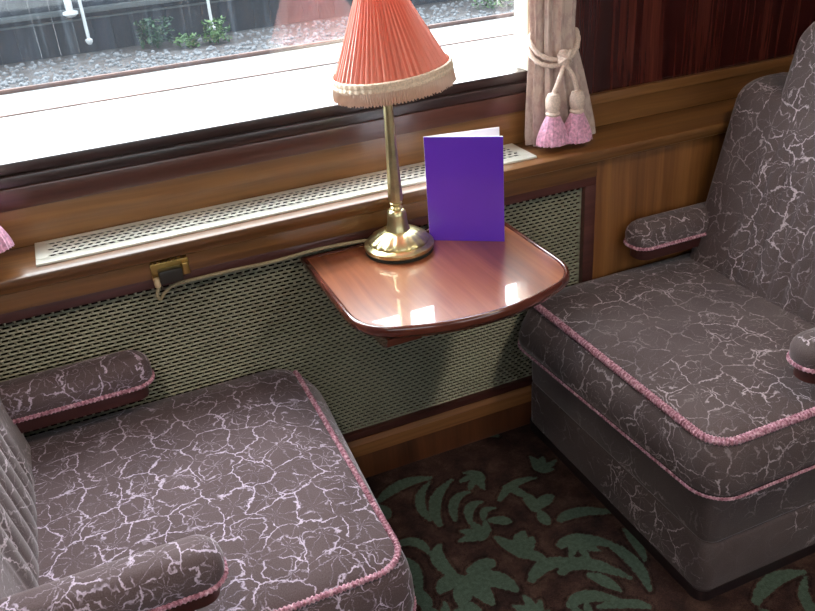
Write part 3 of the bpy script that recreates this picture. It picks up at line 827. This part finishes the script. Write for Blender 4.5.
# ------------------------------------------------------------------ outside: track, cess, boarded wall
ZG = -1.1
m = MB(); m.box(-30, 40, .6, 12.1, ZG - .3, ZG); struct(m.build('ground', M['ballast'], smooth=False), 'pale ballast beside the track', 'ground')
m = MB(); m.box(-30, 40, 12.1, 40, ZG - .3, ZG - .02); struct(m.build('ground_verge', M['cess'], smooth=False), 'grey stony strip beyond the track', 'ground')
m = MB(); m.box(-30, 40, -25, -2.9, ZG - .3, ZG); struct(m.build('ground_far_side', M['ballast'], smooth=False), 'ballast on the other side of the carriage', 'ground')
def rail(y, label, z=ZG - .085):
    pf = [(-.07, 0), (.07, 0), (.07, .012), (.012, .03), (.012, .11), (.036, .12), (.036, .15), (-.036, .15), (-.036, .12), (-.012, .11), (-.012, .03), (-.07, .012)]
    m = MB(); m.loft([[(x, yy, zz) for yy, zz in pf] for x in (-30, 40)])
    o = m.build('track_rail', M['rust'], smooth=False, loc=(0, y, z))
    tag(o, label, 'rail', 'rails of the track outside the window')
rail(11.8, 'rusty track rail running in front of the weeds and grey stones')
rail(10.36, 'track rail lying in pale ballast, the one nearest the carriage window', ZG - .132)
m = MB()
for i in range(2600):
    x, y = random.uniform(-6, 12), 12.15 + 2.0 * random.random() ** 1.6
    r = random.uniform(.012, .05)
    if any((x - a) ** 2 + (y - b) ** 2 < .42 ** 2 for a, b in ((1.72, 13.9), (2.2, 13.5), (2.72, 13.45), (7.9, 12.9))):
        continue
    c = [(x + r * math.cos(a) * random.uniform(.7, 1.2), y + r * math.sin(a) * random.uniform(.7, 1.2)) for a in (k * PI / 3 for k in range(6))]
    zb = ZG - .021
    m.loft([[(p[0], p[1], zb) for p in c], [(x + (p[0] - x) * .9, y + (p[1] - y) * .9, zb + r * .6) for p in c], [(x + (p[0] - x) * .4, y + (p[1] - y) * .4, zb + r) for p in c]])
tag(m.build('stones', M['stone'], smooth=False), 'loose grey stones scattered beyond the rusty rail', 'stones', None, 'stuff')
wl = thing('boarded_wall', 'dark weathered boarded wall beyond the track', 'wall', (0, 14.4, ZG))
m = MB()
for i in range(90):
    x = -13 + i * .32
    m.box(x, x + .316, random.uniform(-.008, .008), .12, -.15, 1.9)
m.build('boarding', M['dark_board'], wl, smooth=False)
bx('top_beam', M['grey_beam'], (-13, 16, -.2, -.02, .66, .74), wl, .01)
bx('lower_beam', M['grey_beam'], (-13, 16, -.08, -.02, .54, .57), wl, .005)
def pipe(x, z0, z1, r, label):
    p = thing('drain_pipe', label, 'pipe', (x, 14.0, z0))
    m = MB(); m.tube([(0, 0, 0), (0, 0, z1 - z0)], r, 14); m.build('shaft', M['white_pipe'], p)
    m = MB(); m.lathe([(r * .6, -.06), (r * 1.2, -.05), (r * 2.1, -.01), (r * 2.1, .03), (r * .9, .05)], 14); m.build('foot', M['white_pipe'], p)
    bx('clamp', M['white_pipe'], (-r * 1.4, r * 1.4, -.03, .18, (z1 - z0) * .8, (z1 - z0) * .8 + .05), p, .005)
pipe(.62, -.87, .6, .028, 'thin white pipe on the boarded wall, ending left of the weeds')
pipe(2.76, -.95, .6, .028, 'thin white pipe on the boarded wall, ending just above the weeds')
pipe(.43, -.39, .6, .06, 'thick short white pipe high on the boarded wall')
def weed(x, y, h, w, n, mat, label):
    t = thing('weed', label, 'plant', (x, y, ZG - .02))
    m = MB()
    for i in range(n):
        a = random.uniform(0, 2 * PI); r = w * math.sqrt(random.random()) ; z = h * random.uniform(.1, 1)
        c = Vector((r * math.cos(a), r * math.sin(a), z)); s = random.uniform(.03, .07)
        d = Vector((random.uniform(-1, 1), random.uniform(-1, 1), random.uniform(-.3, .8))).normalized(); e = d.cross(Vector((.3, .2, 1))).normalized()
        nn = d.cross(e) * .012
        m.add([c - d * s, c + e * s * .5 + nn, c + d * s, c - e * s * .5 + nn], [(0, 1, 2, 3)])
    m.build('foliage', mat, t, smooth=False)
    m = MB()
    for i in range(5):
        a = i * 1.3
        m.tube([(0, 0, 0), (w * .4 * math.cos(a), w * .4 * math.sin(a), h * .7)], .008, 5)
    m.build('stem', mat, t)
weed(1.72, 13.9, .5, .34, 260, M['leaf'], 'dark green weed beyond the rail, leftmost of the three large weeds')
weed(2.2, 13.5, .22, .22, 120, M['leaf_light'], 'low pale green weed beyond the rail, middle of the three large weeds')
weed(2.72, 13.45, .42, .24, 200, M['leaf_light'], 'pale green weed beyond the rail, below the thin white pipe')
weed(7.9, 12.9, .4, .4, 200, M['leaf_light'], 'pale green weed beyond the rail, seen between lamp shade and curtain')

# ------------------------------------------------------------------ light and colour management
W = bpy.data.worlds.new('overcast sky'); scene.world = W; W.use_nodes = True
nt = W.node_tree; nt.nodes.clear()
o = nt.nodes.new('ShaderNodeOutputWorld'); bg = nt.nodes.new('ShaderNodeBackground')
bg.inputs['Color'].default_value = (0.93, 0.97, 1.0, 1)
tc = nt.nodes.new('ShaderNodeTexCoord'); sx = nt.nodes.new('ShaderNodeSeparateXYZ'); mr = nt.nodes.new('ShaderNodeMapRange')
nt.links.new(tc.outputs['Generated'], sx.inputs[0]); nt.links.new(sx.outputs[1], mr.inputs[0])
mr.inputs[1].default_value = -0.3; mr.inputs[2].default_value = 0.6; mr.inputs[3].default_value = 4.0; mr.inputs[4].default_value = 23.0
nt.links.new(mr.outputs[0], bg.inputs['Strength'])
nt.links.new(bg.outputs[0], o.inputs[0])
scene.view_settings.view_transform = 'Standard'; scene.view_settings.look = 'None'
scene.view_settings.exposure = 0.0; scene.view_settings.gamma = 1.0; scene.view_settings.use_curve_mapping = False
scene.cycles.max_bounces = 10; scene.cycles.diffuse_bounces = 5; scene.cycles.transparent_max_bounces = 16
scene.cycles.use_denoising = True
scene.cycles.sample_clamp_indirect = 8
